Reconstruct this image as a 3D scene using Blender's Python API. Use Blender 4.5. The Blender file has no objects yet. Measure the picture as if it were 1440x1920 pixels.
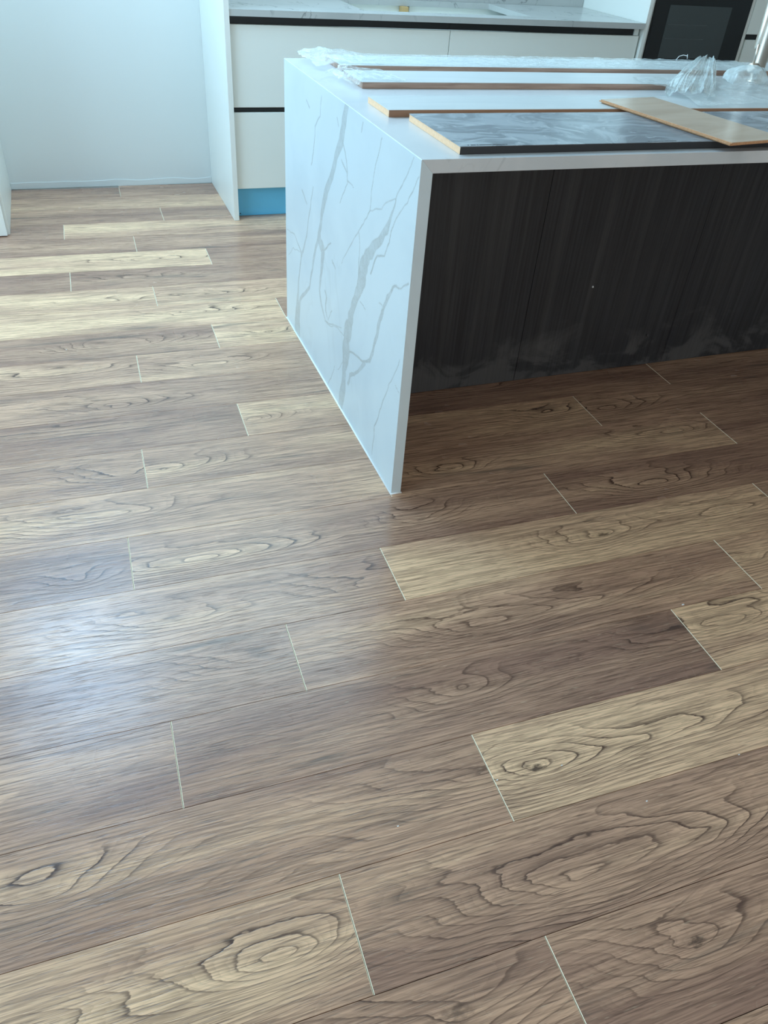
import bpy, bmesh, math, random
import numpy as np
from mathutils import Matrix, Vector, noise
random.seed(7)
S = bpy.context.scene
COL = S.collection

# ---------------------------------------------------------------- camera
cam_d = bpy.data.cameras.new('camera')
cam = bpy.data.objects.new('camera', cam_d)
COL.objects.link(cam)
cam_d.sensor_fit = 'VERTICAL'
cam_d.sensor_height = 24.0
cam_d.sensor_width = 18.0
cam_d.lens = 18.054
cam_d.clip_start = 0.05
R = Vector((0.93788945, -0.34036685, 0.06718475))
U = Vector((0.16430801, 0.60633363, 0.77805039))
B = Vector((-0.30555893, -0.71868626, 0.62459891))
cam.matrix_world = Matrix(((R.x, U.x, B.x, -0.70125907), (R.y, U.y, B.y, -1.60981841),
                           (R.z, U.z, B.z, 1.33651314), (0, 0, 0, 1)))
S.camera = cam

# ---------------------------------------------------------------- light
S.view_settings.view_transform = 'Standard'
S.view_settings.look = 'None'
S.view_settings.gamma = 1.0
S.view_settings.use_curve_mapping = False
S.view_settings.exposure = 0.34
S.cycles.use_denoising = True
S.cycles.max_bounces = 7
S.cycles.diffuse_bounces = 4
S.cycles.transparent_max_bounces = 12
S.cycles.caustics_reflective = False
S.cycles.caustics_refractive = False

W = bpy.data.worlds.new('sky'); S.world = W; W.use_nodes = True
W.node_tree.nodes['Background'].inputs[0].default_value = (0.62, 0.82, 1.0, 1)
W.node_tree.nodes['Background'].inputs[1].default_value = 1.0

def window_light(name, loc, direction, w, h, power, col):
    d = bpy.data.lights.new(name, 'AREA'); d.shape = 'RECTANGLE'; d.size = w; d.size_y = h
    d.energy = power; d.color = col
    o = bpy.data.objects.new(name, d); COL.objects.link(o); o.location = loc
    o.rotation_euler = Vector(direction).to_track_quat('-Z', 'Y').to_euler()
    return o
# daylight coming in through the glazed wall on the left and the window behind the camera
window_light('daylight_left', (-2.78, 0.3, 1.62), (1, 0, 0), 3.4, 1.7, 46, (0.52, 0.82, 1.0))
window_light('daylight_behind', (0.6, -4.38, 1.45), (0, 1, 0), 3.4, 2.1, 24, (1.0, 0.87, 0.72))
# the rooflight over the kitchen
window_light('daylight_rooflight', (-1.20, 2.12, 2.70), (0, 0, -1), 0.74, 1.66, 44, (0.36, 0.66, 1.0))
window_light('daylight_rooflight', (0.17, 2.12, 2.70), (0, 0, -1), 1.92, 1.66, 37, (0.56, 0.84, 1.0))

# ---------------------------------------------------------------- node helpers
class NT:
    def __init__(s, name, rough=0.5, metallic=0.0, spec=0.5):
        s.m = bpy.data.materials.new(name); s.m.use_nodes = True
        s.t = s.m.node_tree; s.b = s.t.nodes['Principled BSDF']
        s.b.inputs['Roughness'].default_value = rough
        s.b.inputs['Metallic'].default_value = metallic
        s.b.inputs['Specular IOR Level'].default_value = spec
    def n(s, kind, **kw):
        nd = s.t.nodes.new(kind)
        for k, v in kw.items(): setattr(nd, k, v)
        return nd
    def put(s, sock, v):
        if hasattr(v, 'is_output') or isinstance(v, bpy.types.NodeSocket): s.t.links.new(v, sock)
        elif isinstance(v, (tuple, list)):
            v = tuple(v)
            if sock.type == 'RGBA' and len(v) == 3: v = v + (1,)
            sock.default_value = v
        else: sock.default_value = v
    def math(s, op, a, b=0.0, c=0.0, clamp=False):
        nd = s.n('ShaderNodeMath', operation=op, use_clamp=clamp)
        s.put(nd.inputs[0], a); s.put(nd.inputs[1], b); s.put(nd.inputs[2], c)
        return nd.outputs[0]
    def vmath(s, op, a, b=(0, 0, 0)):
        nd = s.n('ShaderNodeVectorMath', operation=op)
        s.put(nd.inputs[0], a); s.put(nd.inputs[1], b)
        return nd.outputs[0]
    def noise(s, vec, scale=1.0, detail=2.0, rough=0.5, dist=0.0):
        nd = s.n('ShaderNodeTexNoise'); s.put(nd.inputs['Vector'], vec)
        nd.inputs['Scale'].default_value = scale; nd.inputs['Detail'].default_value = detail
        nd.inputs['Roughness'].default_value = rough; nd.inputs['Distortion'].default_value = dist
        return nd.outputs[0]
    def mapr(s, v, a, b, c=0.0, d=1.0, smooth=True):
        nd = s.n('ShaderNodeMapRange'); nd.interpolation_type = 'SMOOTHSTEP' if smooth else 'LINEAR'
        s.put(nd.inputs[0], v)
        for i, q in enumerate((a, b, c, d)): s.put(nd.inputs[1 + i], q)
        return nd.outputs[0]
    def mix(s, f, a, b):
        nd = s.n('ShaderNodeMix', data_type='RGBA')
        s.put(nd.inputs[0], f); s.put(nd.inputs[6], a); s.put(nd.inputs[7], b)
        return nd.outputs[2]
    def obj(s): return s.n('ShaderNodeTexCoord').outputs['Object']
    def attr(s, name, kind='OBJECT'):
        return s.n('ShaderNodeAttribute', attribute_name=name, attribute_type=kind)
    def bump(s, h, strength=0.3, dist=0.001):
        nd = s.n('ShaderNodeBump'); nd.inputs['Strength'].default_value = strength
        nd.inputs['Distance'].default_value = dist; s.put(nd.inputs['Height'], h)
        s.t.links.new(nd.outputs[0], s.b.inputs['Normal'])
    def color(s, c): s.put(s.b.inputs['Base Color'], c)

def lin(r, g, b):
    f = lambda c: (c / 255 / 12.92) if c / 255 <= 0.04045 else ((c / 255 + 0.055) / 1.055) ** 2.4
    return (f(r), f(g), f(b), 1)

def plain(name, rgb, rough=0.5, metallic=0.0, spec=0.5, var=0.03, scale=6.0, bump=0.0):
    t = NT(name, rough, metallic, spec)
    n = t.noise(t.obj(), scale, 3)
    c = lin(*rgb)
    lo = tuple(max(0, q * (1 - var)) for q in c[:3]) + (1,); hi = tuple(min(1, q * (1 + var)) for q in c[:3]) + (1,)
    t.color(t.mix(n, lo, hi))
    if bump: t.bump(t.noise(t.obj(), 260, 3), bump, 0.0006)
    return t.m

# ---- wood floor: every plank is an object with its own tone, knots and seed
def floor_wood():
    t = NT('oak_laminate', 0.3, 0, 0.6)
    P = t.obj()
    seed = t.attr('seed').outputs['Vector']
    sep = t.n('ShaderNodeSeparateXYZ'); t.put(sep.inputs[0], P)
    x, y = sep.outputs[0], sep.outputs[1]
    def scaled(sx, sy, sz=1.0, k=1.0):
        v = t.vmath('MULTIPLY', P, (sx, sy, sz))
        return t.vmath('ADD', v, t.vmath('SCALE', seed) if False else t.vmath('MULTIPLY', seed, (k, k, k)))
    w1 = t.noise(scaled(2.2, 9), 1, 2, 0.55)
    w2 = t.noise(scaled(9, 40, 1, 1.7), 1, 3, 0.6)
    w3 = t.noise(scaled(40, 160, 1, 2.3), 1, 2, 0.6)
    wob = t.math('ADD', t.math('MULTIPLY', t.math('SUBTRACT', w1, 0.5), 0.085),
                 t.math('MULTIPLY', t.math('SUBTRACT', w2, 0.5), 0.0065))
    wob = t.math('ADD', wob, t.math('MULTIPLY', t.math('SUBTRACT', w3, 0.5), 0.0022))
    F = t.math('ADD', t.math('MULTIPLY', y, 0.7), wob)
    near = None; knotm = None
    for i in (1, 2):
        a = t.n('ShaderNodeSeparateXYZ'); t.put(a.inputs[0], t.attr('grain%d' % i).outputs['Vector'])    # x, y, amplitude
        s = t.n('ShaderNodeSeparateXYZ'); t.put(s.inputs[0], t.attr('spread%d' % i).outputs['Vector'])   # sx, sy, knot
        dx = t.math('ADD', t.math('SUBTRACT', x, a.outputs[0]), t.math('MULTIPLY', t.math('SUBTRACT', w2, 0.5), 0.03))
        dy = t.math('ADD', t.math('SUBTRACT', y, a.outputs[1]), t.math('MULTIPLY', t.math('SUBTRACT', w2, 0.5), -0.006))
        ex = t.math('DIVIDE', dx, s.outputs[0]); ey = t.math('DIVIDE', dy, s.outputs[1])
        taper = t.mapr(ex, -1.2, 2.6, 1.45, 0.5, False)
        ey = t.math('DIVIDE', ey, taper)
        d = t.math('SQRT', t.math('ADD', t.math('MULTIPLY', ex, ex), t.math('ADD', t.math('MULTIPLY', ey, ey), 0.004)))
        e = t.math('POWER', t.math('SUBTRACT', 1.0, t.math('MULTIPLY', d, 0.40), clamp=True), 1.35)
        F = t.math('ADD', F, t.math('MULTIPLY', e, a.outputs[2]))
        dk = t.math('ADD', d, t.math('MULTIPLY', t.math('SUBTRACT', t.noise(scaled(60, 150, 1, 8.0), 1, 2, 0.6), 0.5), 0.45))
        k = t.math('MULTIPLY', t.mapr(dk, 0.06, 0.24, 1, 0), s.outputs[2])
        h = t.math('MULTIPLY', e, t.mapr(t.math('ABSOLUTE', a.outputs[2]), 0.0, 0.03))
        near = h if near is None else t.math('MAXIMUM', near, h)
        knotm = k if knotm is None else t.math('MAXIMUM', knotm, k)
    ph = t.math('DIVIDE', F, 0.0150)
    saw = t.math('FRACT', ph)
    line = t.math('ADD', t.math('MULTIPLY', t.math('POWER', saw, 2.2), 0.55),
                  t.math('MULTIPLY', t.mapr(saw, 0.80, 0.93), t.mapr(saw, 0.95, 1.0, 0.55, 0.0)))
    line = t.math('MULTIPLY', line, t.mapr(saw, 0.95, 1.0, 1.0, 0.0))
    sn2 = t.math('POWER', t.math('FRACT', t.math('MULTIPLY', ph, 2.63)), 2.0)
    m1 = t.noise(scaled(3, 14, 1, 3.1), 1, 2, 0.5)
    amp = t.math('ADD', t.mapr(m1, 0.42, 0.68, 0.12, 0.65), t.mapr(near, 0.02, 0.45, 0.0, 0.75))
    line = t.math('MULTIPLY', line, amp)
    # fine straight grain and pores
    g1 = t.noise(scaled(7, 230, 1, 5.0), 1, 3, 0.6)
    g2 = t.noise(scaled(15, 430, 1, 6.0), 1, 2, 0.55)
    pores = t.mapr(g2, 0.56, 0.68, 0.0, 1.0)
    tone = t.math('ADD', t.math('MULTIPLY_ADD', t.attr('tone').outputs['Fac'], 0.98, 0.0),
                  t.math('MULTIPLY', t.math('SUBTRACT', t.noise(scaled(1.3, 11, 1, 7.0), 1, 2, 0.5), 0.5), 1.5))
    tone = t.math('ADD', tone, t.math('MULTIPLY', near, 0.12), clamp=True)
    ramp = t.n('ShaderNodeValToRGB'); t.put(ramp.inputs[0], tone)
    cr = ramp.color_ramp
    cr.elements[0].position = 0.0; cr.elements[0].color = lin(*WOOD[0])
    cr.elements[1].position = 1.0; cr.elements[1].color = lin(*WOOD[2])
    e_ = cr.elements.new(0.5); e_.color = lin(*WOOD[1])
    c = t.mix(t.math('MULTIPLY', t.mapr(g1, 0.38, 0.64), 0.46), ramp.outputs[0], lin(*WOOD[3]))
    c = t.mix(t.math('MULTIPLY', sn2, 0.16), c, lin(*WOOD[3]))
    c = t.mix(t.math('MULTIPLY', line, 0.72, clamp=True), c, lin(*WOOD[3]))
    c = t.mix(t.math('MULTIPLY', pores, 0.55), c, lin(*WOOD[3]))
    fl = t.mapr(t.noise(scaled(30, 330, 1, 4.4), 1, 2, 0.6), 0.62, 0.76, 0, 0.22)
    c = t.mix(fl, c, lin(236, 214, 180))
    # grey wisps
    wi = t.noise(scaled(1.6, 16, 1, 9.0), 1, 4, 0.6, 0.6)
    c = t.mix(t.mapr(wi, 0.60, 0.76, 0, 0.62), c, lin(84, 76, 70))
    c = t.mix(knotm, c, lin(62, 46, 38))
    # short cross checks beside knots
    t.color(c)
    h = t.math('ADD', t.math('MULTIPLY', g1, -0.6), t.math('ADD', t.math('MULTIPLY', pores, -0.5), t.math('MULTIPLY', line, -0.5)))
    t.bump(h, 0.32, 0.0007)
    t.put(t.b.inputs['Roughness'], t.mapr(t.noise(P, 5, 3), 0.3, 0.7, 0.22, 0.28))
    return t.m
WOOD = [(163, 125, 105), (210, 167, 136), (250, 207, 165), (80, 57, 47)]
M_WOOD = floor_wood()
M_EDGE = plain('plank_bevel', (252, 240, 214), 0.6)
M_GAP = plain('plank_core', (96, 78, 62), 0.8)

# ---- quartz: white with grey veins
def quartz(name, base, vein, clouds, with_attr=False, rough=0.25, vscale=1.0, vstrength=0.5):
    t = NT(name, rough)
    P = t.obj()
    n = t.noise(P, 3.2, 4, 0.55, 0.4)
    c = t.mix(t.mapr(n, 0.40, 0.75, 0, 0.55), lin(*base), lin(*clouds))
    v = t.n('ShaderNodeTexNoise'); v.noise_dimensions = '3D'
    w = t.vmath('ADD', P, t.vmath('MULTIPLY', t.vmath('SUBTRACT', t.n('ShaderNodeTexNoise').outputs['Color'] if False else P, P), (0, 0, 0)))
    r = t.noise(t.vmath('MULTIPLY', P, (1, 0.55, 0.5)), 2.6 * vscale, 5, 0.55, 1.0)
    ridge = t.math('ABSOLUTE', t.math('SUBTRACT', r, 0.5))
    msk = t.mapr(t.noise(P, 1.9 * vscale, 2), 0.45, 0.62)
    vv = t.math('MULTIPLY', t.mapr(ridge, 0.0, 0.016, vstrength, 0.0), msk)
    c = t.mix(vv, c, lin(*vein))
    if with_attr:
        a = t.attr('vein', 'GEOMETRY')
        f = a.outputs['Fac']
        f = t.math('MULTIPLY', f, t.mapr(t.noise(P, 30, 3), 0.25, 0.6, 0.62, 1.0))
        c = t.mix(f, c, lin(*vein))
    t.color(c)
    t.bump(t.noise(P, 900, 1), 0.03, 0.0003)
    return t.m
M_QUARTZ = quartz('veined_quartz', (208, 221, 226), (164, 172, 171), (192, 206, 213), True, 0.3, 1, 0.12)
M_QTOP = quartz('veined_quartz_top', (210, 214, 216), (160, 168, 170), (186, 195, 200), False, 0.22, 1.3, 0.35)
M_QBACK = quartz('veined_quartz_counter', (186, 189, 187), (118, 122, 122), (168, 173, 172), False, 0.25, 2.6, 0.75)

# ---- black oak laminate on the island back, dust along the foot
def black_oak():
    t = NT('black_oak_laminate', 0.5)
    P = t.obj()
    a = t.noise(t.vmath('MULTIPLY', P, (130, 130, 2.2)), 1, 4, 0.65)
    b = t.noise(t.vmath('MULTIPLY', P, (26, 26, 0.8)), 1, 3, 0.6)
    c = t.mix(t.mapr(a, 0.3, 0.7), lin(22, 22, 26), lin(46, 47, 52))
    c = t.mix(t.mapr(b, 0.45, 0.75, 0, 0.5), c, lin(66, 66, 67))
    sep = t.n('ShaderNodeSeparateXYZ'); t.put(sep.inputs[0], P)
    z = sep.outputs[2]; x = sep.outputs[0]
    d = t.noise(t.vmath('MULTIPLY', P, (6, 6, 9)), 1, 4, 0.6, 0.8)
    band = t.mapr(t.math('ADD', z, t.math('MULTIPLY', t.math('SUBTRACT', d, 0.5), -0.42)), 0.01, 0.17, 1, 0)
    edge = t.mapr(d, 0.42, 0.56)
    dust = t.math('MULTIPLY', t.math('MULTIPLY', band, edge), 0.22)
    c = t.mix(dust, c, lin(134, 132, 130))
    haze = t.mapr(t.noise(P, 2.0, 2), 0.4, 0.7, 0.0, 0.05)
    c = t.mix(haze, c, lin(110, 112, 114))
    t.color(c); t.bump(a, 0.25, 0.0006)
    return t.m
M_BLACK = black_oak()

M_CAB = plain('cabinet_sage_white', (236, 241, 235), 0.42, var=0.012)
M_CABW = plain('cabinet_panel_white', (234, 238, 233), 0.35, var=0.01)
M_PULLBLACK = plain('finger_pull_black', (20, 21, 22), 0.4)  # black of the finger-pull rails, reused on the oven housing and screw hole
M_WALL = plain('wall_paint', (214, 219, 217), 0.75, var=0.02, scale=2.5, bump=0.15)
M_CEIL = plain('ceiling_paint', (235, 236, 234), 0.85)
M_BLUE = plain('blue_protective_film', (112, 206, 250), 0.35, var=0.05)
M_BARE = plain('bare_timber', (196, 164, 112), 0.7, var=0.12, scale=30)
M_INOX = plain('brushed_steel', (226, 216, 204), 0.36, 1.0, var=0.05, scale=20)
M_GLASSBLACK = plain('oven_black_glass', (10, 11, 12), 0.08)
M_OVENWIN = plain('oven_window_glass', (62, 68, 68), 0.15)
M_RAIL = plain('oven_inner_rail', (84, 90, 90), 0.35)
M_SILI = plain('white_silicone', (240, 243, 243), 0.4)
M_WHITE = plain('white_plastic', (232, 236, 236), 0.4)
M_INK = plain('black_ink', (18, 18, 18), 0.6)

def chip(name, rgb, dots):
    t = NT(name, 0.75)
    P = t.obj()
    n = t.noise(P, 160, 3, 0.7)
    c = t.mix(t.mapr(n, 0.35, 0.7), lin(*rgb), lin(*dots))
    t.color(c); t.bump(n, 0.4, 0.001)
    return t.m
M_CHIP = chip('raw_fibreboard', (246, 204, 166), (236, 192, 150))
M_BLACKEDGE = plain('black_edge_band', (38, 38, 41), 0.45, var=.15, scale=40)
def edgewood(name, a, b):
    t = NT(name, 0.5)
    n = t.noise(t.vmath('MULTIPLY', t.obj(), (5, 60, 110)), 1, 4, 0.6, 0.6)
    t.color(t.mix(t.mapr(n, 0.3, 0.7), lin(*a), lin(*b)))
    return t.m
M_WALNUT = edgewood('brown_wood_edge', (152, 122, 106), (190, 160, 142))
M_WALNUT2 = edgewood('brown_wood_edge_dark', (140, 100, 74), (160, 118, 90))
def film_top(name, a, b, c3, rough=0.25, s=1.0):
    t = NT(name, rough)
    P = t.obj()
    n = t.noise(t.vmath('MULTIPLY', P, (3.0 * s, 14 * s, 4)), 1, 5, 0.62, 1.6)
    n2 = t.noise(t.vmath('MULTIPLY', P, (1.2, 2.4, 1)), 1, 2, 0.5, 0.5)
    c = t.mix(t.mapr(n, 0.38, 0.66), lin(*a), lin(*b))
    c = t.mix(t.mapr(n2, 0.4, 0.7, 0, 0.6), c, lin(*c3))
    t.color(c); t.bump(n, 0.12, 0.002)
    return t.m
def smear():
    t = NT('smeared_film_on_dark_board', 0.2)
    P = t.obj()
    w = t.noise(P, 3.0, 2, 0.5)
    wv = t.n('ShaderNodeCombineXYZ'); t.put(wv.inputs[0], w); t.put(wv.inputs[1], t.noise(P, 4.3, 2)); 
    Q = t.vmath('ADD', t.vmath('MULTIPLY', P, (3.2, 7.5, 1)), t.vmath('MULTIPLY', wv.outputs[0], (2.6, 2.2, 0)))
    n = t.noise(Q, 1.7, 5, 0.6, 1.1)
    c = t.mix(t.mapr(n, 0.40, 0.60), lin(112, 122, 132), lin(158, 168, 176))
    n3 = t.noise(Q, 5.0, 3, 0.6, 0.8)
    c = t.mix(t.mapr(n3, 0.56, 0.66, 0, 0.55), c, lin(190, 200, 206))
    c = t.mix(t.mapr(t.noise(P, 2.1, 2), 0.42, 0.62, 0, .5), c, lin(124, 134, 144))
    t.color(c); t.bump(n, 0.1, 0.002)
    return t.m
M_SMEAR = smear()
M_WTOP = film_top('white_board_face', (200, 207, 208), (210, 216, 216), (206, 211, 212), 0.3, 0.5)
def sample_top():
    t = NT('beige_sample_face', 0.22)
    P = t.obj()
    n = t.noise(t.vmath('MULTIPLY', P, (10, 3, 4)), 1, 4, 0.6, 0.7)
    c = t.mix(t.mapr(n, 0.35, 0.7), lin(208, 186, 164), lin(190, 167, 145))
    t.color(c)
    return t.m
M_SAMPLE = sample_top()
M_SAMPLE_EDGE = chip('sample_core', (206, 160, 118), (182, 134, 96))

def film_mat(name, base=0.22, ridge=0.55, col=(232, 244, 244), rough=0.12, bs=0.8):
    """clear crumpled film: mostly see-through, milky along folds, glossy"""
    t = NT(name, rough, 0, 0.8)
    P = t.obj()
    n = t.noise(P, 26, 4, 0.6, 0.8)
    lw = t.n('ShaderNodeLayerWeight'); lw.inputs[0].default_value = 0.35
    a = t.math('ADD', t.mapr(n, 0.42, 0.68, base, base + 0.25), t.math('MULTIPLY', lw.outputs['Facing'], ridge), clamp=True)
    t.color(lin(*col)); t.put(t.b.inputs['Alpha'], a)
    t.bump(t.noise(P, 55, 3, 0.6, 1.2), bs, 0.004)
    return t.m
M_FILM = film_mat('clear_film', 0.12, 0.35)
M_FILM3 = film_mat('clear_film_bunched', 0.26, 0.45, rough=0.1, bs=0.25)
M_FILM2 = film_mat('clear_film_smooth', 0.10, 0.3)

# ---------------------------------------------------------------- mesh helpers
def tag(o, label=None, cat=None, group=None, kind=None):
    if label: o['label'] = label
    if cat: o['category'] = cat
    if group: o['group'] = group
    if kind: o['kind'] = kind
    return o
def empty(name, loc=(0, 0, 0), rz=0.0, **kw):
    o = bpy.data.objects.new(name, None); COL.objects.link(o); o.location = loc; o.rotation_euler = (0, 0, rz)
    o.empty_display_size = 0.05
    return tag(o, **kw)
class MB:
    """collects boxes, prisms and tubes, then links them as one mesh object"""
    def __init__(s): s.bm = bmesh.new()
    def box(s, a, b, mi=0):
        x0, y0, z0 = a; x1, y1, z1 = b
        v = [s.bm.verts.new(p) for p in ((x0, y0, z0), (x1, y0, z0), (x1, y1, z0), (x0, y1, z0), (x0, y0, z1), (x1, y0, z1), (x1, y1, z1), (x0, y1, z1))]
        for q in ((0, 3, 2, 1), (4, 5, 6, 7), (0, 1, 5, 4), (1, 2, 6, 5), (2, 3, 7, 6), (3, 0, 4, 7)):
            f = s.bm.faces.new([v[i] for i in q]); f.material_index = mi
        return s
    def prism(s, pts, axis, a, b, mi=0):
        """polygon pts in the two other axes, extruded along axis from a to b"""
        def mk(p, q):
            return {0: (q, p[0], p[1]), 1: (p[0], q, p[1]), 2: (p[0], p[1], q)}[axis]
        A = [s.bm.verts.new(mk(p, a)) for p in pts]; Bv = [s.bm.verts.new(mk(p, b)) for p in pts]
        n = len(pts)
        fs = [s.bm.faces.new(A), s.bm.faces.new(Bv[::-1])]
        for i in range(n): fs.append(s.bm.faces.new((A[i], Bv[i], Bv[(i + 1) % n], A[(i + 1) % n])))
        for f in fs: f.material_index = mi
        return s
    def tube(s, path, r, seg=16, cap=True, mi=0):
        path = [Vector(p) for p in path]
        rs = r if isinstance(r, (list, tuple)) else [r] * len(path)
        rings = []
        up = Vector((0.13, 0.2, 1)).normalized()
        for i, p in enumerate(path):
            d = (path[min(i + 1, len(path) - 1)] - path[max(i - 1, 0)]).normalized()
            a = d.cross(Vector((0, 1, 0.01))).normalized() if abs(d.y) < 0.95 else d.cross(Vector((1, 0, 0.01))).normalized()
            b = d.cross(a).normalized()
            rings.append([s.bm.verts.new(p + a * math.cos(2 * math.pi * k / seg) * rs[i] + b * math.sin(2 * math.pi * k / seg) * rs[i]) for k in range(seg)])
        for i in range(len(rings) - 1):
            for k in range(seg):
                f = s.bm.faces.new((rings[i][k], rings[i][(k + 1) % seg], rings[i + 1][(k + 1) % seg], rings[i + 1][k]))
                f.smooth = True; f.material_index = mi
        if cap:
            s.bm.faces.new(rings[0][::-1]); s.bm.faces.new(rings[-1])
        return s
    def build(s, name, mats, parent=None, loc=(0, 0, 0), rz=0.0, bevel=0.0, seg=2, **kw):
        bmesh.ops.recalc_face_normals(s.bm, faces=s.bm.faces)
        me = bpy.data.meshes.new(name); s.bm.to_mesh(me); s.bm.free()
        for m in (mats if isinstance(mats, (list, tuple)) else [mats]): me.materials.append(m)
        o = bpy.data.objects.new(name, me); COL.objects.link(o)
        if parent: o.parent = parent
        o.location = loc; o.rotation_euler = (0, 0, rz)
        if bevel:
            md = o.modifiers.new('bevel', 'BEVEL'); md.width = bevel; md.segments = seg; md.limit_method = 'ANGLE'
            md.harden_normals = False
            for p in me.polygons: p.use_smooth = False
        return tag(o, **kw)
def bx(name, a, b, mat, parent=None, bevel=0.001, **kw):
    return MB().box(a, b).build(name, mat, parent, bevel=bevel, **kw)

# ================================================================ the setting
WX0, WX1, WY0, WY1, CH = -2.8, 4.3, -4.4, 3.0, 2.6
PHI = -0.0221665
PW, PL, RY0 = 0.1993879, 1.212, -1.2088693
WW = 0.0

def struct(name, a, b, mat, **kw):
    return bx(name, a, b, mat, kind='structure', bevel=0, **kw)
floor = MB().box((WX0 - .2, WY0 - .2, -0.12), (WX1 + .2, WY1 + .25, -0.0085)).build('floor', M_GAP, kind='structure')
m = MB(); SX0, SX1, SY0, SY1 = -1.58, 1.14, 1.28, 2.96       # ceiling with the rooflight shaft
m.box((WX0 - .2, WY0 - .2, CH), (SX0, WY1 + .25, CH + .15)).box((SX1, WY0 - .2, CH), (WX1 + .2, WY1 + .25, CH + .15))
m.box((SX0, WY0 - .2, CH), (SX1, SY0, CH + .15)).box((SX0, SY1, CH), (SX1, WY1 + .25, CH + .15))
m.build('ceiling', M_CEIL, kind='structure')
struct('wall_right', (WX1, WY0, -0.01), (WX1 + .2, WY1, CH), M_WALL)
struct('wall_back', (WX0 - .2, WY1 - .02, -0.01), (WX1 + .2, WY1 + .2, CH), M_WALL)
# rough plaster strip along the foot of the niche wall
m = MB()
n = 60; xs = [-1.02 + 1.04 * i / n for i in range(n + 1)]
for i in range(n):
    h0 = 0.030 + 0.010 * noise.noise(Vector((xs[i] * 7, 0, 0))); h1 = 0.030 + 0.010 * noise.noise(Vector((xs[i + 1] * 7, 0, 0)))
    m.prism([(xs[i], 0.0), (xs[i + 1], 0.0), (xs[i + 1], h1), (xs[i], h0)], 1, WY1 - .0225, WY1 - .0195)
m.build('trim_1', M_WALL, kind='structure')
# left wall: glazed opening
def wall_with_window(name, axis, at, lo, hi, wlo, whi, z0, z1, th, number):
    m = MB()
    def put(a0, a1, b0, b1):
        if axis == 0: m.box((at - th, a0, b0), (at, a1, b1))
        else: m.box((a0, at - th, b0), (a1, at, b1))
    put(lo, wlo, -0.01, CH); put(whi, hi, -0.01, CH); put(wlo, whi, -0.01, z0); put(wlo, whi, z1, CH)
    m.build(name, M_WALL, kind='structure')
    f = MB()
    def fr(a0, a1, b0, b1):
        if axis == 0: f.box((at - th * .7, a0, b0), (at - th * .4, a1, b1))
        else: f.box((a0, at - th * .7, b0), (a1, at - th * .4, b1))
    k = .05
    fr(wlo, whi, z0, z0 + k); fr(wlo, whi, z1 - k, z1)
    npane = 3
    for i in range(npane + 1):
        c = wlo + (whi - wlo - k) * i / npane
        fr(c, c + k, z0 + k, z1 - k)
    f.build('window_%d' % number, M_WHITE, kind='structure')
wall_with_window('wall_left', 0, WX0, WY0, WY1, -1.5, 2.1, 0.7, 2.5, .18, 1)
wall_with_window('wall_front', 1, WY0, WX0, WX1, -1.1, 2.3, 0.4, 2.5, .18, 2)

# ---- floor planks ------------------------------------------------------
MESHES = {}
def plank_mesh(x0, x1, y0, y1, lf=True, rt=True):
    """one floorboard in its own frame: x along the board from its left end; bevelled ends show pale"""
    key = tuple(round(v, 4) for v in (x0, x1, y0, y1))
    if key in MESHES: return MESHES[key]
    g = 0.0004; e = 0.0010; c = 0.0013; t = 0.008
    xa, xb, ya, yb = x0 + g, x1 - g, y0 + g, y1 - g
    V = [(xa, ya, -t), (xb, ya, -t), (xb, yb, -t), (xa, yb, -t),
         (xa, ya, -c), (xb, ya, -c), (xb, yb, -c), (xa, yb, -c),
         (xa + e, ya + .0002, 0), (xb - e, ya + .0002, 0), (xb - e, yb - .0002, 0), (xa + e, yb - .0002, 0)]
    Fs = [(0, 3, 2, 1), (0, 1, 5, 4), (1, 2, 6, 5), (2, 3, 7, 6), (3, 0, 4, 7), (4, 5, 9, 8), (6, 7, 11, 10), (5, 6, 10, 9), (7, 4, 8, 11), (8, 9, 10, 11)]
    me = bpy.data.meshes.new('floor_plank'); me.from_pydata(V, [], Fs)
    me.materials.append(M_WOOD); me.materials.append(M_EDGE)
    for i in (7, 8): me.polygons[i].material_index = 1
    MESHES[key] = me
    return me
# row -> (x of one board end, in metres along the row)
ENDS = {-1: -.146, 0: -.446, 1: -.105, 2: .526, 3: -.403, 4: -.105, 5: -.725, 6: -.002, 7: -.656, 8: -.336, 9: .02, 10: -.621, 11: -.326,
        12: -.031, 13: -.506, 14: -.825, 15: -.229, 16: -.535, 17: -.84, 18: -.372, 19: .12, 20: -.55}
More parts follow.
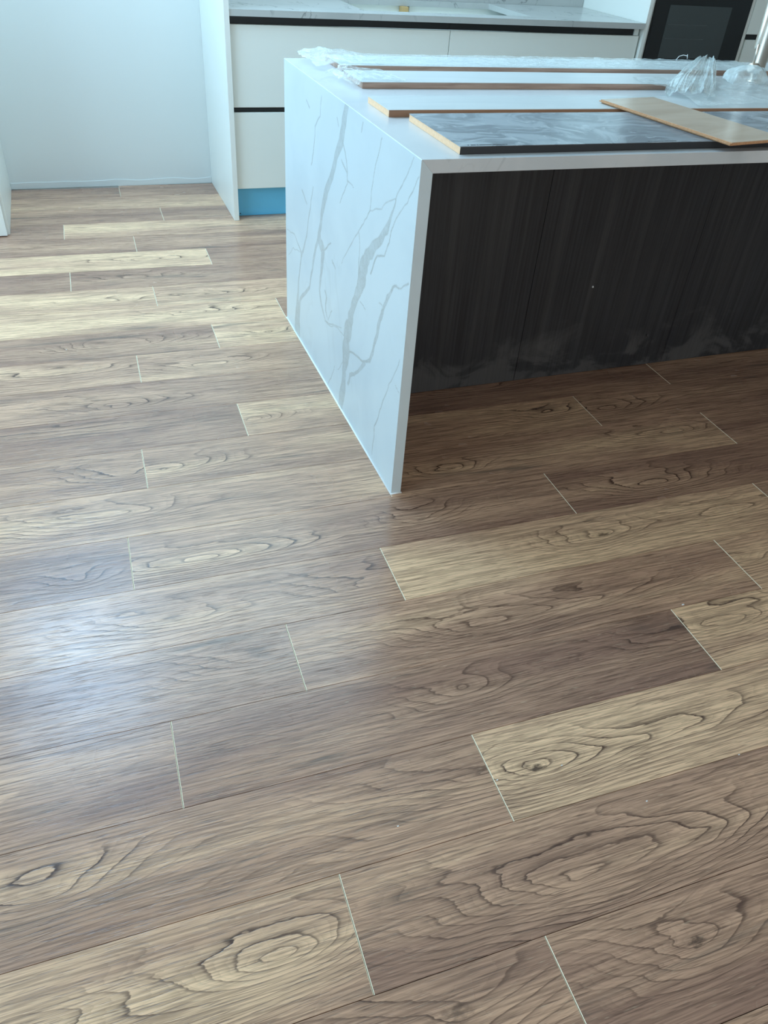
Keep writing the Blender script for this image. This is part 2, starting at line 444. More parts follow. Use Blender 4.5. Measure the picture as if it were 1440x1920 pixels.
# (row, board counted by an x inside it): tone, [ (x, y in rows 0..1, amplitude, sx, sy, knot), ... ]
LOOK = {
 (-2, 0): (.38, []), (-1, -.4): (.22, [(-.33, .69, .03, .10, .05, .5)]), (-1, .3): (.20, [(.10, .57, .055, .09, .032, .8), (.55, .4, .05, .2, .03, 0)]),
 (0, 0): (.30, [(-.05, .33, .085, .17, .040, 0), (.26, .40, .05, .16, .03, 0)]), (0, -.8): (.66, [(-.57, .50, .075, .12, .028, 0), (-.85, .3, .05, .2, .03, 0)]),
 (1, -.5): (.42, [(-.92, .54, .05, .10, .03, 0), (-.12, .55, .065, .16, .030, 0)]), (1, .3): (.90, [(-.012, .46, .075, .10, .034, .9), (.26, .42, .06, .20, .028, 0)]),
 (2, -.9): (.35, []), (2, 0): (.14, [(-.08, .58, .045, .08, .026, .25), (.51, .55, .05, .12, .03, 0)]), (2, .9): (.78, [(.66, .60, .085, .17, .038, 0)]),
 (3, -.8): (.30, [(-.47, .58, .05, .12, .028, 0)]), (3, .2): (.42, [(.047, .39, .075, .14, .030, 0), (.36, .40, .05, .17, .028, 0)]), (3, 1.2): (.80, [(.85, .52, .08, .14, .035, 0)]),
 (4, -.6): (.36, [(-.66, .36, .05, .12, .025, 0), (-.16, .37, .065, .13, .03, 0)]), (4, .5): (.80, [(.51, .50, .065, .11, .03, .7), (.93, .5, .055, .14, .028, 0)]),
 (5, -1): (.22, [(-.84, .36, .03, .05, .02, 0)]), (5, 0): (.38, [(-.56, .36, .085, .20, .028, 0), (.05, .42, .05, .08, .035, .35)]), (5, 1): (.22, [(.82, .36, .07, .15, .03, 0)]),
 (6, -.6): (.58, [(-.77, .5, .06, .16, .03, 0)]), (6, .5): (.62, [(.22, .45, .04, .07, .02, .9), (1.04, .55, .06, .13, .025, 0)]), (6, 1.5): (.16, []),
 (7, -.9): (.32, [(-.70, .39, .07, .11, .03, 0)]), (7, -.3): (.42, [(-.60, .40, .075, .14, .03, 0)]), (7, .5): (.62, [(.656, .58, .055, .10, .025, 0)]), (7, 1.2): (.28, [(.90, .47, .07, .13, .03, 0)]),
 (8, -.8): (.20, [(-.75, .7, .03, .2, .02, 0)]), (8, -.2): (.74, [(-.30, .46, .055, .08, .022, 0)]), (8, .5): (.15, [(.5, .6, .05, .14, .025, 0)]),
 (9, -.6): (.34, [(-.70, .27, .07, .13, .028, 0)]), (9, .5): (.1, []),
 (10, -.9): (.40, [(-.9, .5, .04, .2, .03, 0)]), (10, -.2): (.48, [(-.40, .40, .06, .13, .025, 0)]),
 (11, -.8): (.24, [(-.76, .40, .045, .08, .025, .3), (-.58, .45, .05, .11, .025, 0)]), (11, 0): (.84, [(-.122, .47, .04, .06, .02, .7)]),
 (12, -.6): (.86, [(-.36, .59, .05, .12, .022, 0)]), (12, .4): (.25, []), (13, -.9): (.80, [(-.7, .4, .04, .1, .02, 0)]), (13, 0): (.58, [(-.35, .4, .05, .15, .02, 0)]),
 (14, -1): (.14, []), (14, -.3): (.20, [(-.55, .5, .06, .12, .025, 0)]), (15, -.7): (.88, [(-.5, .5, .05, .15, .02, 0)]), (15, .3): (.2, []),
 (16, -.9): (.26, []), (16, 0): (.22, []), (17, -1): (.22, []), (17, 0): (.72, []), (18, -.9): (.25, []), (18, .1): (.22, []), (19, 0): (.62, []), (19, -.5): (.6, []), (20, -.9): (.2, []), (20, 0): (.2, []),
}
# rows with a cut board hidden beneath the foot of the island's side
CUTS = {7: [-.656 - 2 * PL, -.656 - PL, -.656, .015, .814], 8: [-.336 - 2 * PL, -.336 - PL, -.336, .015, 1.227]}
rnd = random.Random(11)
cp_, sp_ = math.cos(PHI), math.sin(PHI)
def row_end(r):
    if r in ENDS: return ENDS[r]
    return -.146 - .31 * (r + 1) if r < 0 else .1
yext = [WY0 - RY0, WY1 - RY0]
nplank = 0
for r in range(-16, 22):
    base = row_end(r); e0 = base - PL * 3
    ya = 0.0; yb = PW
    k = 0
    while True:
        if r in CUTS and k < len(CUTS[r]) - 1:
            xs0 = CUTS[r][k]; L_ = CUTS[r][k + 1] - xs0
        elif r in CUTS:
            xs0 = CUTS[r][-1] + (k - len(CUTS[r]) + 1) * PL; L_ = PL
        else: xs0 = e0 + k * PL; L_ = PL
        k += 1
        if xs0 > WX1 + .12: break
        # world position of the board's near left corner
        yy = RY0 + r * PW
        wx0 = xs0 * cp_ - yy * sp_; wx1 = (xs0 + L_) * cp_ - yy * sp_
        wy_mid = xs0 * sp_ + yy * cp_
        if wx1 < WX0 + .02: continue
        if wx0 > WX1 - .02: break
        # clip to the room (sideways slide is tiny, done in the board's own frame)
        a = max(0.0, (WX0 + .03 - wx0)); b = min(L_, (WX1 - .03 - wx0))
        if b - a < .03: continue
        y_hi = max(xs0 * sp_, (xs0 + L_) * sp_) + yy * cp_ + PW
        y_lo = min(xs0 * sp_, (xs0 + L_) * sp_) + yy * cp_
        c0, c1 = ya, yb
        if y_hi > WY1 - .0205: c1 = PW - (y_hi - (WY1 - .0215))
        if y_lo < WY0 + .01: c0 = (WY0 + .01) - y_lo
        if c1 - c0 < .012: continue
        me = plank_mesh(a, b, c0, c1)
        o = bpy.data.objects.new('floor_plank', me); COL.objects.link(o); o.parent = floor
        o.location = (xs0 * cp_ - yy * sp_, wy_mid, 0); o.rotation_euler = (0, 0, PHI)
        nplank += 1
        look = None
        for (rr, xi), v in LOOK.items():
            if rr == r and xs0 < xi < xs0 + L_: look = v
        if look is None:
            look = (rnd.choice([.15, .22, .3, .4, .55, .7, .82]), [(xs0 + rnd.uniform(.15, 1.05), rnd.uniform(.35, .65), rnd.uniform(.04, .08), rnd.uniform(.08, .16), .03, rnd.choice([0, 0, .6]))])
        tone, feats = look
        o['tone'] = float(tone)
        o['seed'] = (rnd.uniform(-20, 20), rnd.uniform(-20, 20), rnd.uniform(-20, 20))
        for i in (1, 2):
            f = feats[i - 1] if len(feats) >= i else (xs0 + .5, .5, .0, .1, .03, 0)
            o['grain%d' % i] = (f[0] - xs0, f[1] * PW, f[2] * 1.25); o['spread%d' % i] = (f[3] * 1.15, f[4] * 1.2, float(f[5]))

# ================================================================ kitchen island
IH, ID, IL, T = 0.90, 1.19, 2.62, 0.029
VEINS=[[(519,902,22.6),(542,852,37.5),(560,805,33.3),(605,752,25.2),(638,689,24.9),(701,618,30.9),(732,553,22.7),(751,497,17.8),(757,465,29.8),(711,444,38.1),(729,376,19.3),(748,300,12.8),(714,250,12.5),(673,221,2.5),(503,277,1.3)],
[(757,465,14.3),(794,422,15.9),(831,336,11.9),(870,259,9.6),(985,162,13.2),(1023,82,45.6),(1033,18,78.5)],
[(758,874,3.8),(769,819,3),(817,780,4.3),(836,704,5.1),(857,660,3.6)],
[(832,599,3.5),(876,507,5.1),(907,417,7),(972,334,8.8),(1012,216,7.9),(1028,132,25.8),(1043,46,52.7)],
[(1180,354,1.3),(1066,371,2.7),(993,350,6.3),(972,334,9.5)],
[(1155,266,1.3),(1085,314,1.3),(993,336,1.3)],
[(711,444,2.8),(682,458,4.9),(635,498,3)],
[(548,804,3),(521,780,4.4),(499,742,4.7),(496,718,3.6),(437,718,1.3)],
[(554,751,3.4),(504,733,3.4)],
[(495,711,2.2),(521,675,2.8),(555,640,2.5)],
[(247,886,2.2),(268,842,2.3),(287,787,2.5),(298,732,2.8),(303,698,2.9),(334,663,2),(383,617,2.5),(429,570,2),(490,513,1.6),(525,476,1.3)],
[(303,698,1.3),(222,731,1.3),(164,770,1.3),(134,780,1.3)],
[(44,899,2.1),(50,873,2),(90,833,1.7),(123,791,2.7),(139,762,4.5),(151,733,9.7),(175,690,19.1),(226,645,22.9),(299,584,34),(336,533,54.3),(337,502,53.9),(370,446,31.7),(405,390,33.5),(423,332,38.1),(438,295,57.6),(421,320,29.4),(449,275,45.5),(449,233,56.6),(450,191,39.7),(460,131,34.1),(470,64,43.6),(483,11,33.4)],
[(8,862,1.3),(29,837,1.9),(55,794,1.6),(113,745,1.7),(141,705,3.1),(156,667,3.3),(178,629,2.6),(229,606,3.8),(271,544,5)],
[(377,617,3.4),(365,556,3.4),(366,499,4.3),(373,468,3.9)],
[(10,622,4.1),(52,592,2),(100,577,5.7),(139,532,12.9),(165,485,9.1),(168,483,15.7),(191,418,14.3),(208,364,12.8),(235,302,10.4),(279,272,5),(349,258,5.5),(417,242,4)],
[(279,272,12.1),(332,215,7.3),(402,166,11.4),(419,129,10.5)],
[(22,418,1.6),(37,379,1.8),(82,312,1.9),(112,242,2.7),(138,187,2.8),(165,122,3.6),(166,75,3.5),(168,26,2.7)],
[(683,218,1.3),(609,237,1.3),(538,258,1.3),(481,263,1.7)],
[(476,170,1.3),(525,120,1.3)],
[(561,117,2.5),(582,69,2),(629,9,1.7)],
[(34,328,1.4),(9,326,1.4)],
[(688,321,6.8),(664,304,7.7),(676,262,6.4),(644,239,1.3),(604,290,3.5)],
[(914,832,3.8),(884,817,4.8)],
[(601,849,4.1),(588,835,4.1)],
[(391,886,3.6),(398,862,3.6)],
[(967,555,5.6),(909,530,4.4)],
[(617,449,4),(581,434,4)],
[(343,429,1.9),(297,430,1.8)],
[(197,493,1.7),(171,493,1.6)]]
top = empty('island_worktop', (0, 0, 0), label='white grey-veined quartz island worktop with waterfall side reaching the wood floor', cat='worktop')
def vein_field(Y, Z):
    """strength of the drawn veins at points of the side slab (metres)"""
    f = np.zeros_like(Y)
    for li, L in enumerate(VEINS):
        pts = []
        for (a, b) in zip(L[:-1], L[1:]):
            for s in range(4):
                q = s / 4; pts.append([(a[0] + (b[0] - a[0]) * q), (a[1] + (b[1] - a[1]) * q), a[2] + (b[2] - a[2]) * q])
        pts.append(list(L[-1]))
        for i, q in enumerate(pts):
            v = noise.noise_vector(Vector((q[0] * .022, q[1] * .022, li * 3.7)))
            v2 = noise.noise_vector(Vector((q[0] * .07, q[1] * .07, li * 1.9 + 40)))
            q[0] += 7 * v.x + 3 * v2.x; q[1] += 7 * v.y + 3 * v2.y; q[2] *= 1 + .35 * v2.z
        best = np.full_like(Y, 0.0)
        P = np.array(pts) / 1000
        for a, b in zip(P[:-1], P[1:]):
            m = (Y > min(a[0], b[0]) - .05) & (Y < max(a[0], b[0]) + .05) & (Z > min(a[1], b[1]) - .05) & (Z < max(a[1], b[1]) + .05)
            if not m.any(): continue
            y, z = Y[m], Z[m]
            d = b[:2] - a[:2]; t = np.clip(((y - a[0]) * d[0] + (z - a[1]) * d[1]) / (d @ d + 1e-12), 0, 1)
            dist = np.hypot(y - a[0] - t * d[0], z - a[1] - t * d[1]); w = (a[2] + (b[2] - a[2]) * t) / 2
            soft = 0.0012 + w * .12
            s = np.clip(1 - (dist - w) / soft, 0, 1)
            rim = np.clip(1 - np.abs(dist - w) / .0016, 0, 1) * .25
            k = np.where(w > .004, .58, .80)
            best[m] = np.maximum(best[m], s * k + rim * (w > .004))
        f = np.maximum(f, best)
    return np.clip(f, 0, 1)
def waterfall_side(name, x0, x1, veined):
    """mitred slab standing on the floor; its outer face is finely divided so that it can carry the veins"""
    ny, nz = (397, 297) if veined else (3, 3)
    outer, inner = (x0, x1) if x0 < 1 else (x1, x0)
    ys = np.linspace(0, ID, ny + 1); zs = np.linspace(0.0, IH - .0012, nz + 1)
    Y, Z = np.meshgrid(ys, zs)
    V = [(outer, y, z) for y, z in zip(Y.ravel(), Z.ravel())]
    n = len(V); row = ny + 1; Fs = []
    for j in range(nz):
        for i in range(ny):
            a = j * row + i; Fs.append((a, a + 1, a + row + 1, a + row) if outer > inner else (a + 1, a, a + row, a + row + 1))
    s = 1 if inner > outer else -1
    V += [(inner, 0, 0), (inner, ID, 0), (inner, 0, IH - T), (inner, ID, IH - T)]
    V += [(outer + s * .0012, 0, IH), (outer + s * .0012, ID, IH)]
    c = [0, ny, nz * row, nz * row + ny]
    Fs += [(n, n + 1, n + 3, n + 2), (c[0], n, n + 2, n + 4, c[2]), (c[1], c[3], n + 5, n + 3, n + 1), (c[2], n + 4, n + 5, c[3]), (n + 2, n + 3, n + 5, n + 4), (c[0], c[1], n + 1, n)]
    me = bpy.data.meshes.new(name); me.from_pydata(V, [], Fs); me.materials.append(M_QUARTZ)
    at = me.attributes.new('vein', 'FLOAT', 'POINT')
    val = np.zeros(len(V), dtype=np.float32)
    if veined: val[:n] = vein_field(Y.ravel(), Z.ravel())
    at.data.foreach_set('value', val)
    o = bpy.data.objects.new(name, me); COL.objects.link(o); o.parent = top
    bm_ = bmesh.new(); bm_.from_mesh(me); bmesh.ops.recalc_face_normals(bm_, faces=bm_.faces); bm_.to_mesh(me); bm_.free()
    return o
waterfall_side('waterfall_side', 0.0, T, True)
waterfall_side('waterfall_side', IL - T, IL, False)
c_ = .0012
MB().prism([(c_, IH), (T, IH - T), (IL - T, IH - T), (IL - c_, IH)], 1, 0, ID).build('top_slab', M_QTOP, top, bevel=.0008)
# front edge vein stains (grey marks crossing the thin front faces)
# white sealant bead where the side meets the floor
MB().tube([(-.0012, .0, .0012), (-.0012, ID, .0012)], .0028, 8).tube([(-.003, -.0015, .0012), (T + .002, -.0015, .0012)], .0026, 8).build('sealant_bead', M_SILI, top)
PY = 0.515
cab = empty('island_cabinet', (T, PY, 0), label='island cabinet clad in black wood-grain panels under the veined worktop', cat='cabinet')
edges = [T + .001, .663, 1.302, 1.94, IL - T - .001]
for a, b in zip(edges[:-1], edges[1:]):
    p = bx('cladding_panel', (a + .0008, PY, 0.002), (b - .0008, PY + .018, IH - T - .001), M_BLACK, bevel=.0008)
    p.data.transform(Matrix.Translation((-T, -PY, 0))); p.parent = cab
p = bx('carcass', (T + .002, PY + .0185, .1), (IL - T - .002, ID - .03, IH - T - .16), M_WHITE, bevel=0); p.data.transform(Matrix.Translation((-T, -PY, 0))); p.parent = cab
p = bx('plinth', (T + .03, PY + .0185, .001), (IL - T - .03, ID - .08, .0995), M_WHITE, bevel=0); p.data.transform(Matrix.Translation((-T, -PY, 0))); p.parent = cab
for (x, z) in ((.905, .335), (1.20, .125)):
    m = MB(); bmesh.ops.create_uvsphere(m.bm, u_segments=8, v_segments=6, radius=.0035 if z > .2 else .006)
    m.build('paint_fleck', M_SILI if z > .2 else M_BLACK, cab, loc=(x - T, -.001, z))

# ================================================================ base cabinets along the wall
FY = 2.36
def part(name, a, b, mat, parent, bevel=.001, **kw):
    o = bx(name, a, b, mat, bevel=bevel, **kw)
    l = parent.location
    if parent.parent: l = l + parent.parent.location
    o.data.transform(Matrix.Translation(-l)); o.parent = parent
    return o
def base_cabinet(x0, x1, label, first):
    c = empty('base_cabinet', (x0, FY, .14), label=label, cat='cabinet', group='white drawer cabinets under the wall counter')
    m = MB(); y0, y1 = FY + .042, 2.97
    m.box((x0, y0, .145), (x0 + .018, y1, .876 if first else .78)).box((x1 - .018, y0, .145), (x1, y1, .78 if first else .876))
    m.box((x0 + .018, y0, .145), (x1 - .018, y1, .163)).box((x0 + .018, y1 - .01, .163), (x1 - .018, y1, .876))
    o = m.build('carcass', M_CAB); o.data.transform(Matrix.Translation((-x0, -FY, -.14))); o.parent = c
    part('drawer', (x0 + .0015, FY, .512), (x1 - .0015, FY + .02, .844), M_CAB, c, .0012)
    part('drawer', (x0 + .0015, FY, .146), (x1 - .0015, FY + .02, .489), M_CAB, c, .0012)
    part('finger_pull', (x0 + .0005, FY + .019, .845), (x1 - .0005 if first else x1 - .028, FY + .04, .876), M_PULLBLACK, c, 0)
    part('finger_pull', (x0 + .0005, FY + .0205, .4895), (x1 - .0005, FY + .04, .5115), M_PULLBLACK, c, 0)
    return c
CX0, CXM, CX1 = .048, 1.117, 2.205
c1 = base_cabinet(CX0, CXM, 'sage-white drawer cabinet beside the tall end panel, left half of the wall run', True)
c2 = base_cabinet(CXM + .0005, CX1, 'sage-white drawer cabinet next to the oven tower, right half of the wall run', False)
part('recess_end', (CX1 - .0275, FY + .012, .845), (CX1 - .001, FY + .0408, .8765), M_CABW, c2, 0)
part('support_board', (CX0 + .02, 2.45, .781), (CXM - .0002, 2.955, .797), M_CABW, c1, 0)
part('support_board', (CXM + .0007, 2.45, .781), (CX1 - .02, 2.955, .797), M_CABW, c2, 0)
o = part('timber_block', (1.075, 2.91, .798), (1.112, 2.955, .8765), M_BARE, c1, .001, label='bare timber block')
k = bx('kickboard', (CX0 + .004, FY + .045, .0005), (CX1 - .002, FY + .061, .139), M_BLUE, bevel=.001, label='bright blue film-covered kickboard beneath the drawer cabinets', cat='kickboard')
k.data.transform(Matrix.Translation((-CX0, -FY, 0))); k.location = (CX0, FY, 0)
m = MB(); bmesh.ops.create_cone(m.bm, cap_ends=True, segments=10, radius1=.003, radius2=.003, depth=.002)
m.bm.transform(Matrix.Rotation(math.pi / 2, 4, 'X')) if hasattr(m.bm, 'transform') else None
m.build('screw_hole', M_PULLBLACK, k, loc=(.018, .0445, .012))

ep = bx('end_panel', (.022, 2.335, .0005), (.046, 2.979, 2.25), M_CABW, bevel=.0008, label='tall thin white end panel between the empty niche and the drawers', cat='panel')
# wall counter with its cut-out
zt, zb = .903, .877
ct = MB()
X0, X1_, Y0_, Y1_ = .047, 2.213, 2.34, 2.979
hx0, hx1, hy0, hy1 = .705, 1.60, 2.458, 2.945
ct.box((X0, Y0_, zb), (X1_, hy0, zt)).box((X0, hy1, zb), (X1_, Y1_, zt)).box((X0, hy0, zb), (hx0, hy1, zt)).box((hx1, hy0, zb), (X1_, hy1, zt))
bmesh.ops.remove_doubles(ct.bm, verts=ct.bm.verts, dist=1e-5)
o = ct.build('wall_counter', M_QBACK, label='pale veined quartz counter with a rectangular hob cut-out along the wall', cat='counter')
o.data.transform(Matrix.Translation((-X0, -Y0_, -zb))); o.location = (X0, Y0_, zb)
bs = bx('splashback', (.047, 2.9792 - .012, .9035), (2.213, 2.9795, 1.5), M_QBACK, bevel=0, label='pale veined quartz splashback standing behind the wall counter', cat='splashback')

# ================================================================ oven tower
TX0, TX1 = 2.216, 2.885
tw = empty('tall_cabinet', (TX0, 2.34, 0), label='white tall cabinet that houses the black built-in oven', cat='cabinet', group='white tall cabinets')
part('side_panel', (TX0, 2.345, .001), (TX0 + .022, 2.979, 2.25), M_CABW, tw, .0008)
part('side_panel', (TX1 - .022, 2.345, .001), (TX1, 2.979, 2.25), M_CABW, tw, .0008)
part('shelf', (TX0 + .0225, 2.37, .700), (TX1 - .0225, 2.97, .722), M_CABW, tw, 0)
part('back_panel', (TX0 + .0225, 2.965, .001), (TX1 - .0225, 2.976, 2.25), M_CABW, tw, 0)
part('drawer', (TX0 + .024, 2.341, .15), (TX1 - .024, 2.361, .732), M_CABW, tw, .0012)
part('filler_strip', (TX0 + .023, 2.352, .735), (TX0 + .034, 2.366, 1.33), M_CABW, tw, .0005)
part('door', (TX0 + .024, 2.341, 1.34), (TX1 - .024, 2.361, 2.24), M_CABW, tw, .0012)
ov = empty('oven', (TX0 + .036, 2.34, .739), label='black glass built-in oven beyond the island, upper right', cat='oven')
ox0, ox1 = TX0 + .036, TX1 - .024
part('housing', (ox0 + .01, 2.362, .724), (ox1 - .01, 2.90, 1.32), M_PULLBLACK, ov, 0)
part('door', (ox0, 2.338, .739), (ox1, 2.361, 1.20), M_GLASSBLACK, ov, .0015)
part('window', (ox0 + .085, 2.3372, .66 + .09), (ox1 - .125, 2.3384, .989), M_OVENWIN, ov, 0)
for z in (.838, .902): part('rack_line', (ox0 + .10, 2.3366, z), (ox1 - .26, 2.3374, z + .0018), M_RAIL, ov, 0)
part('control_panel', (ox0, 2.338, 1.203), (ox1, 2.361, 1.325), M_GLASSBLACK, ov, .0015)
m = MB(); m.tube([(.06, -.045, .415), (ox1 - ox0 - .06, -.045, .415)], .009, 12)
m.tube([(.09, -.045, .415), (.09, 0, .415)], .006, 8).tube([(ox1 - ox0 - .09, -.045, .415), (ox1 - ox0 - .09, 0, .415)], .006, 8)
m.build('handle', M_INOX, ov)
# cabinet to the right of the tower
RX0, RX1 = TX1 + .003, 3.55
rc = empty('tall_cabinet', (RX0, 2.34, 0), label='pale tall cabinet with a black finger slot right of the oven, behind the tap', cat='cabinet', group='white tall cabinets')
part('side_panel', (RX0, 2.366, .001), (RX0 + .018, 2.979, 2.25), M_CAB, rc, 0)
part('side_panel', (RX1 - .018, 2.366, .001), (RX1, 2.979, 2.25), M_CAB, rc, 0)
part('back_panel', (RX0 + .019, 2.965, .001), (RX1 - .019, 2.976, 2.25), M_CAB, rc, 0)
part('door', (RX0 + .001, 2.344, .869), (RX1, 2.364, 2.24), M_CAB, rc, .0012)
part('drawer', (RX0 + .014, 2.350, .48), (RX1, 2.368, .842), M_CAB, rc, .0012)
part('drawer', (RX0 + .014, 2.350, .15), (RX1, 2.368, .458), M_CAB, rc, .0012)
part('finger_pull', (RX0 + .0195, 2.369, .8425), (RX1 - .0185, 2.385, .8685), M_PULLBLACK, rc, 0)
part('finger_pull', (RX0 + .0195, 2.369, .4585), (RX1 - .0185, 2.385, .4795), M_PULLBLACK, rc, 0)

# tall cabinet on the left of the niche: only its foot shows
lc = empty('tall_cabinet', (-1.02, 2.27, 0), label='white tall cabinet cut off at the left edge, its foot by the niche', cat='cabinet', group='white tall cabinets')
part('side_panel', (-1.040, 2.296, .0005), (-1.021, 2.979, 2.25), M_CABW, lc, .0008)
part('carcass', (-1.85, 2.297, .001), (-1.0405, 2.975, 2.25), M_CAB, lc, 0)
part('door', (-1.442, 2.270, .0045), (-1.031, 2.290, 2.24), M_CABW, lc, .0015)
part('door', (-1.85, 2.270, .0045), (-1.445, 2.290, 2.24), M_CABW, lc, .0015)

# ================================================================ boards on the island
BT = .0168
def board(name, x0, y0, x1, y1, rz, mats, label, cat='board', white_lip=False):
    """a laminated panel: own top face, long edge and sawn end"""
    e = empty(name, (x0, y0, IH + .0003), rz, label=label, cat=cat, group='cabinet boards lying across the island')
    L_, D_ = x1 - x0, y1 - y0
    MB().box((0.0015, 0.0012, .0), (L_, D_, BT - .0012)).build('core', mats[1], e)
    MB().box((0, 0, BT - .0012), (L_, D_, BT)).build('top_face', mats[0], e)
    MB().box((0.0015, 0, 0), (L_, .0012, BT - .0012)).build('edge_band', mats[2], e)
    return e
d = board('dark_board', .102, .031, 2.35, .338, 0, (M_SMEAR, M_CHIP, M_BLACKEDGE), 'dark board with smeared grey film and black edge, nearest the island front')
w3 = board('white_board', .063, .379, 2.35, .540, 0, (M_WTOP, M_CHIP, M_WALNUT2), 'bare white board with a tan sawn end, second from the island front')
w2 = board('white_board', .108, .720, 1.33, .893, 0, (M_WTOP, M_WALNUT, M_WALNUT), 'white board with brown edge and one crumpled-film end, third from the island front')
w1 = board('white_board', .125, .974, 2.35, 1.150, 0, (M_WTOP, M_WALNUT, M_WALNUT), 'film-wrapped white board with brown edge, farthest back on the island')
# factory print along the edge of the dark board (tiny, broken bars)
for x, ws in ((.022, (.003, 0, .012, .004, .03, .022, .006, .004)), (.50, (.006, .004, .03, .012, .02))):
    px = x; m = MB()
    for q in ws:
        if q: m.box((px, .0065, BT), (px + q, .0105, BT + .0003))
        px += q + .0025
    m.build('printed_mark', M_INK, d)

# sample plank lying askew
ang = math.atan2(.069, .472)
sp = empty('flooring_sample', (.730, .452, IH + BT + .0006), -math.pi / 2 + ang, label='short beige flooring offcut with tan edges lying askew over the boards', cat='board')
SL, SW, ST = .478, .20, .0085
MB().prism([(0, 0), (SL, 0), (SL, SW), (0, SW)], 2, .0022, ST - .0012).build('core', M_SAMPLE_EDGE, sp)
MB().prism([(0, .002), (SL, .002), (SL, SW), (0, SW)], 2, ST - .0012, ST).build('top_face', M_SAMPLE, sp)
MB().prism([(.004, .001), (SL - .004, .001), (SL - .004, SW - .006), (.004, SW - .006)], 2, 0, .0022).build('backing', M_SAMPLE_EDGE, sp)
MB().box((.0, -.006, .0035), (SL, .0, .0055)).build('tongue', M_SAMPLE_EDGE, sp)

# ================================================================ tap
fx, fy = 1.635, .853
tp = empty('kitchen_tap', (fx, fy, IH), label='brushed steel kitchen tap standing on the island, right edge of view', cat='tap')
MB().tube([(0, 0, 0), (0, 0, .006), (0, 0, .0062), (0, 0, .34)], [.027, .027, .0205, .0205], 28).build('column', M_INOX, tp)
arc = []
dirx, diry = .10, .14
for i in range(19):
    a = math.pi * i / 18
    k_ = (1 - math.cos(a)) / 2
    arc.append((dirx * k_, diry * k_, .34 + .085 * math.sin(a)))
MB().tube(arc, .0125, 20).build('spout', M_INOX, tp)
MB().tube([(dirx, diry, .34), (dirx, diry, .24), (dirx, diry, .235), (dirx, diry, .09), (dirx, diry, .083)], [.0125, .0125, .0165, .0165, .014], 20).build('spray_head', M_INOX, tp)
MB().tube([(-.015, -.004, .045), (-.045, -.012, .047), (-.052, -.014, .048)], [.0165, .0165, .012], 20).build('lever_hub', M_INOX, tp)
MB().tube([(-.04, -.01, .05), (-.05, -.02, .12)], [.005, .004], 10).build('lever', M_INOX, tp)

# ================================================================ packaging film
def film(name, fn, nu, nv, mat, loc, label, amp=.01, freq=18.0, seed=0.0, amp2=.004, cat='plastic film', zmin=.0):
    V = []
    for j in range(nv + 1):
        for i in range(nu + 1):
            u, v = i / nu, j / nv
            p, a = fn(u, v)
            P = Vector(p)
            q = noise.noise_vector(P * freq + Vector((seed, seed * .7, 3)))
            q2 = noise.noise_vector(P * freq * 3.3 + Vector((seed, 9, seed)))
            r_ = 1 - 2 * abs(noise.noise(P * freq * 1.3 + Vector((5, seed, 1))))
            P = P + (q * amp + q2 * amp2 + Vector((0, 0, amp * .7 * r_))) * a
            lo = fn.floor(P) if hasattr(fn, 'floor') else zmin
            if P.z < lo: P.z = lo + .0004
            V.append((P.x - loc[0], P.y - loc[1], P.z - loc[2]))
    F_ = []
    w = nu + 1
    for j in range(nv):
        for i in range(nu): a = j * w + i; F_.append((a, a + 1, a + w + 1, a + w))
    me = bpy.data.meshes.new(name); me.from_pydata(V, [], F_); me.materials.append(mat)
    for p in me.polygons: p.use_smooth = True
    o = bpy.data.objects.new(name, me); COL.objects.link(o); o.location = loc
    return tag(o, label, cat, 'clear packaging film on the island')
def surf(P):
    """height of whatever lies on the island at this spot"""
    z = IH
    for (a, b, c, e) in ((.102, .031, 2.35, .338), (.063, .379, 2.35, .54), (.108, .72, 1.33, .893), (.125, .974, 2.35, 1.15)):
        if a - .004 < P.x < c + .004 and b - .004 < P.y < e + .004: z = IH + BT + .001
    return z + .0012
# wrap over the farthest board
def f(u, v):
    x = .05 + 1.75 * u ** 1.0; y = .982 + .182 * v
    heap = math.exp(-((x - .10) / .11) ** 2)
    mid = .45 + .55 * (x > .6) * min(1, (x - .6) * 3) * (x < 1.7)
    edge = 1.0
    z = IH + BT + .003 + .010 * heap * (.4 + v)
    if x < .12: z -= (.12 - x) * .18
    return (x - .02 * heap * v, y + .02 * heap * v, z), (.30 * mid + .75 * heap) * min(1.0, .2 + v * 3)
f.floor = surf
wrap = film('packaging_film', f, 330, 34, M_FILM, (.6, 1.06, IH + BT), 'clear rippled film over the farthest back white board, bunched at its left end', .011, 16, 1.0, .004)
def f(u, v):
    x = .075 + .17 * u; y = .724 + .172 * v
    return (x - .02 * v, y, IH + BT + .004 + .006 * math.exp(-((u - .25) / .3) ** 2) * (.35 + v * .8) - (.012 if x < .105 else 0)), (1 - u) * (.3 + v * .4) + .06
f.floor = surf
film('packaging_film', f, 60, 50, M_FILM, (.12, .80, IH + BT), 'small crumple of clear film on the left end of the middle white board', .012, 30, 4.0, .005)
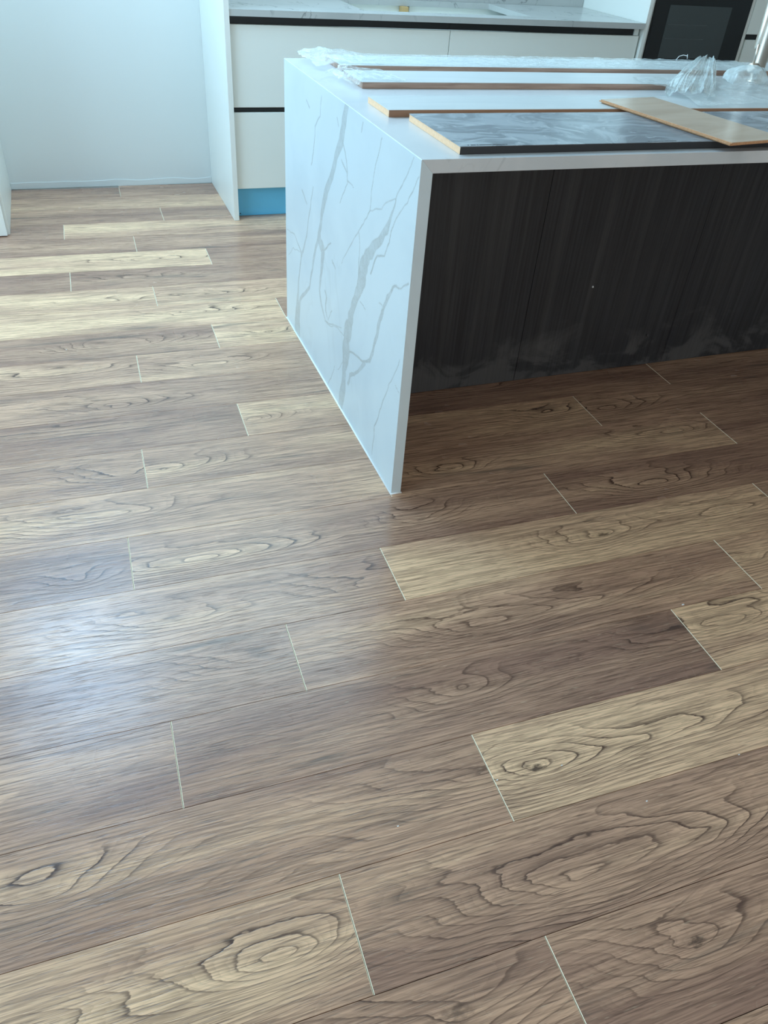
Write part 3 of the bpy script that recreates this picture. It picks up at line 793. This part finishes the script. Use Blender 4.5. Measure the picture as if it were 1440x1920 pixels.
# one crumpled sheet: flat behind the offcut, a gathered fold trailing forward, a puffed hump before the tap
ZB = IH + BT + .0015
def lid(P): return ZB
def f(u, v):
    x = 1.02 + .90 * u + .05 * v; y = .385 + .41 * v
    return (x, y, ZB + .003 + .010 * max(0, math.sin(u * 5 + v * 4))), .6
f.floor = lid
sheet = film('packaging_film', f, 110, 70, M_FILM2, (1.4, .62, ZB), 'sheet of clear film behind the beige offcut, gathered and puffed up before the tap', .006, 9, 12.0, .0025)
def child(name, o):
    o.name = name; o.location = o.location - sheet.location; o.parent = sheet
    for k in ('label', 'category', 'group'):
        if k in o: del o[k]
def f(u, v):
    cx = 1.475 + (1.075 - 1.475) * v; cy = .945 + (.50 - .945) * v
    w = .034 + .050 * v ** .7
    s = (u - .5) * 2
    ss = s + .10 * noise.noise(Vector((s * 2, v * 3, 3)))
    z = ZB + .004 + .030 * (1 - v) ** 1.5 + .012 * math.cos(s * 1.5)
    z += .016 * noise.noise(Vector((ss * 3.2, v * 1.0, 7))) + .011 * noise.noise(Vector((ss * 8, v * 1.4, 1))) + .004 * noise.noise(Vector((ss * 19, v * 2.5, 4)))
    if s < -.2: w *= 1 + .35 * math.sin(v * math.pi)
    return (cx + s * w * .85, cy - s * w * .35, z), .5
f.floor = lid
child('gathered_fold', film('gathered_fold', f, 110, 120, M_FILM3, (1.3, .8, ZB), None, .003, 14, 8.0, .0015))
def f(u, v):
    a = u * 2 * math.pi; r = math.sin(v * math.pi / 2)
    r *= 1 + .25 * noise.noise(Vector((math.cos(a) * 1.7, math.sin(a) * 1.7, 5)))
    x = 1.50 + (.085 * math.cos(a) - .02) * r; y = .735 + .06 * math.sin(a) * r
    return (x, y, ZB + .004 + .045 * math.cos(v * math.pi / 2) ** .8), .6 * r + .15
f.floor = lid
child('puffed_fold', film('puffed_fold', f, 70, 26, M_FILM3, (1.48, .74, ZB), None, .012, 15, 17.0, .004))
MB().tube([(.0, 0, 0), (.01, .0, .012), (.03, .002, .016), (.05, .002, .013), (.046, .0, .019), (.05, 0, .004)], .0012, 6).build('curled_strip', M_SILI, wrap, loc=(.91, .09, .004))

# tiny bright crumbs on the floor
m = MB()
for (x, y) in ((.55, -.62), (.39, -1.02), (-.12, -.92), (-.34, -.95), (.14, -1.05), (-.83, 1.09), (.02, -.93)):
    s = .0016 if x < .5 else .0028
    m.box((x, y, .0), (x + s * 2, y + s, s * .8))
tag(m.build('floor_crumbs', M_SILI), 'tiny white crumbs scattered on the wood floor', 'crumbs', kind='stuff')
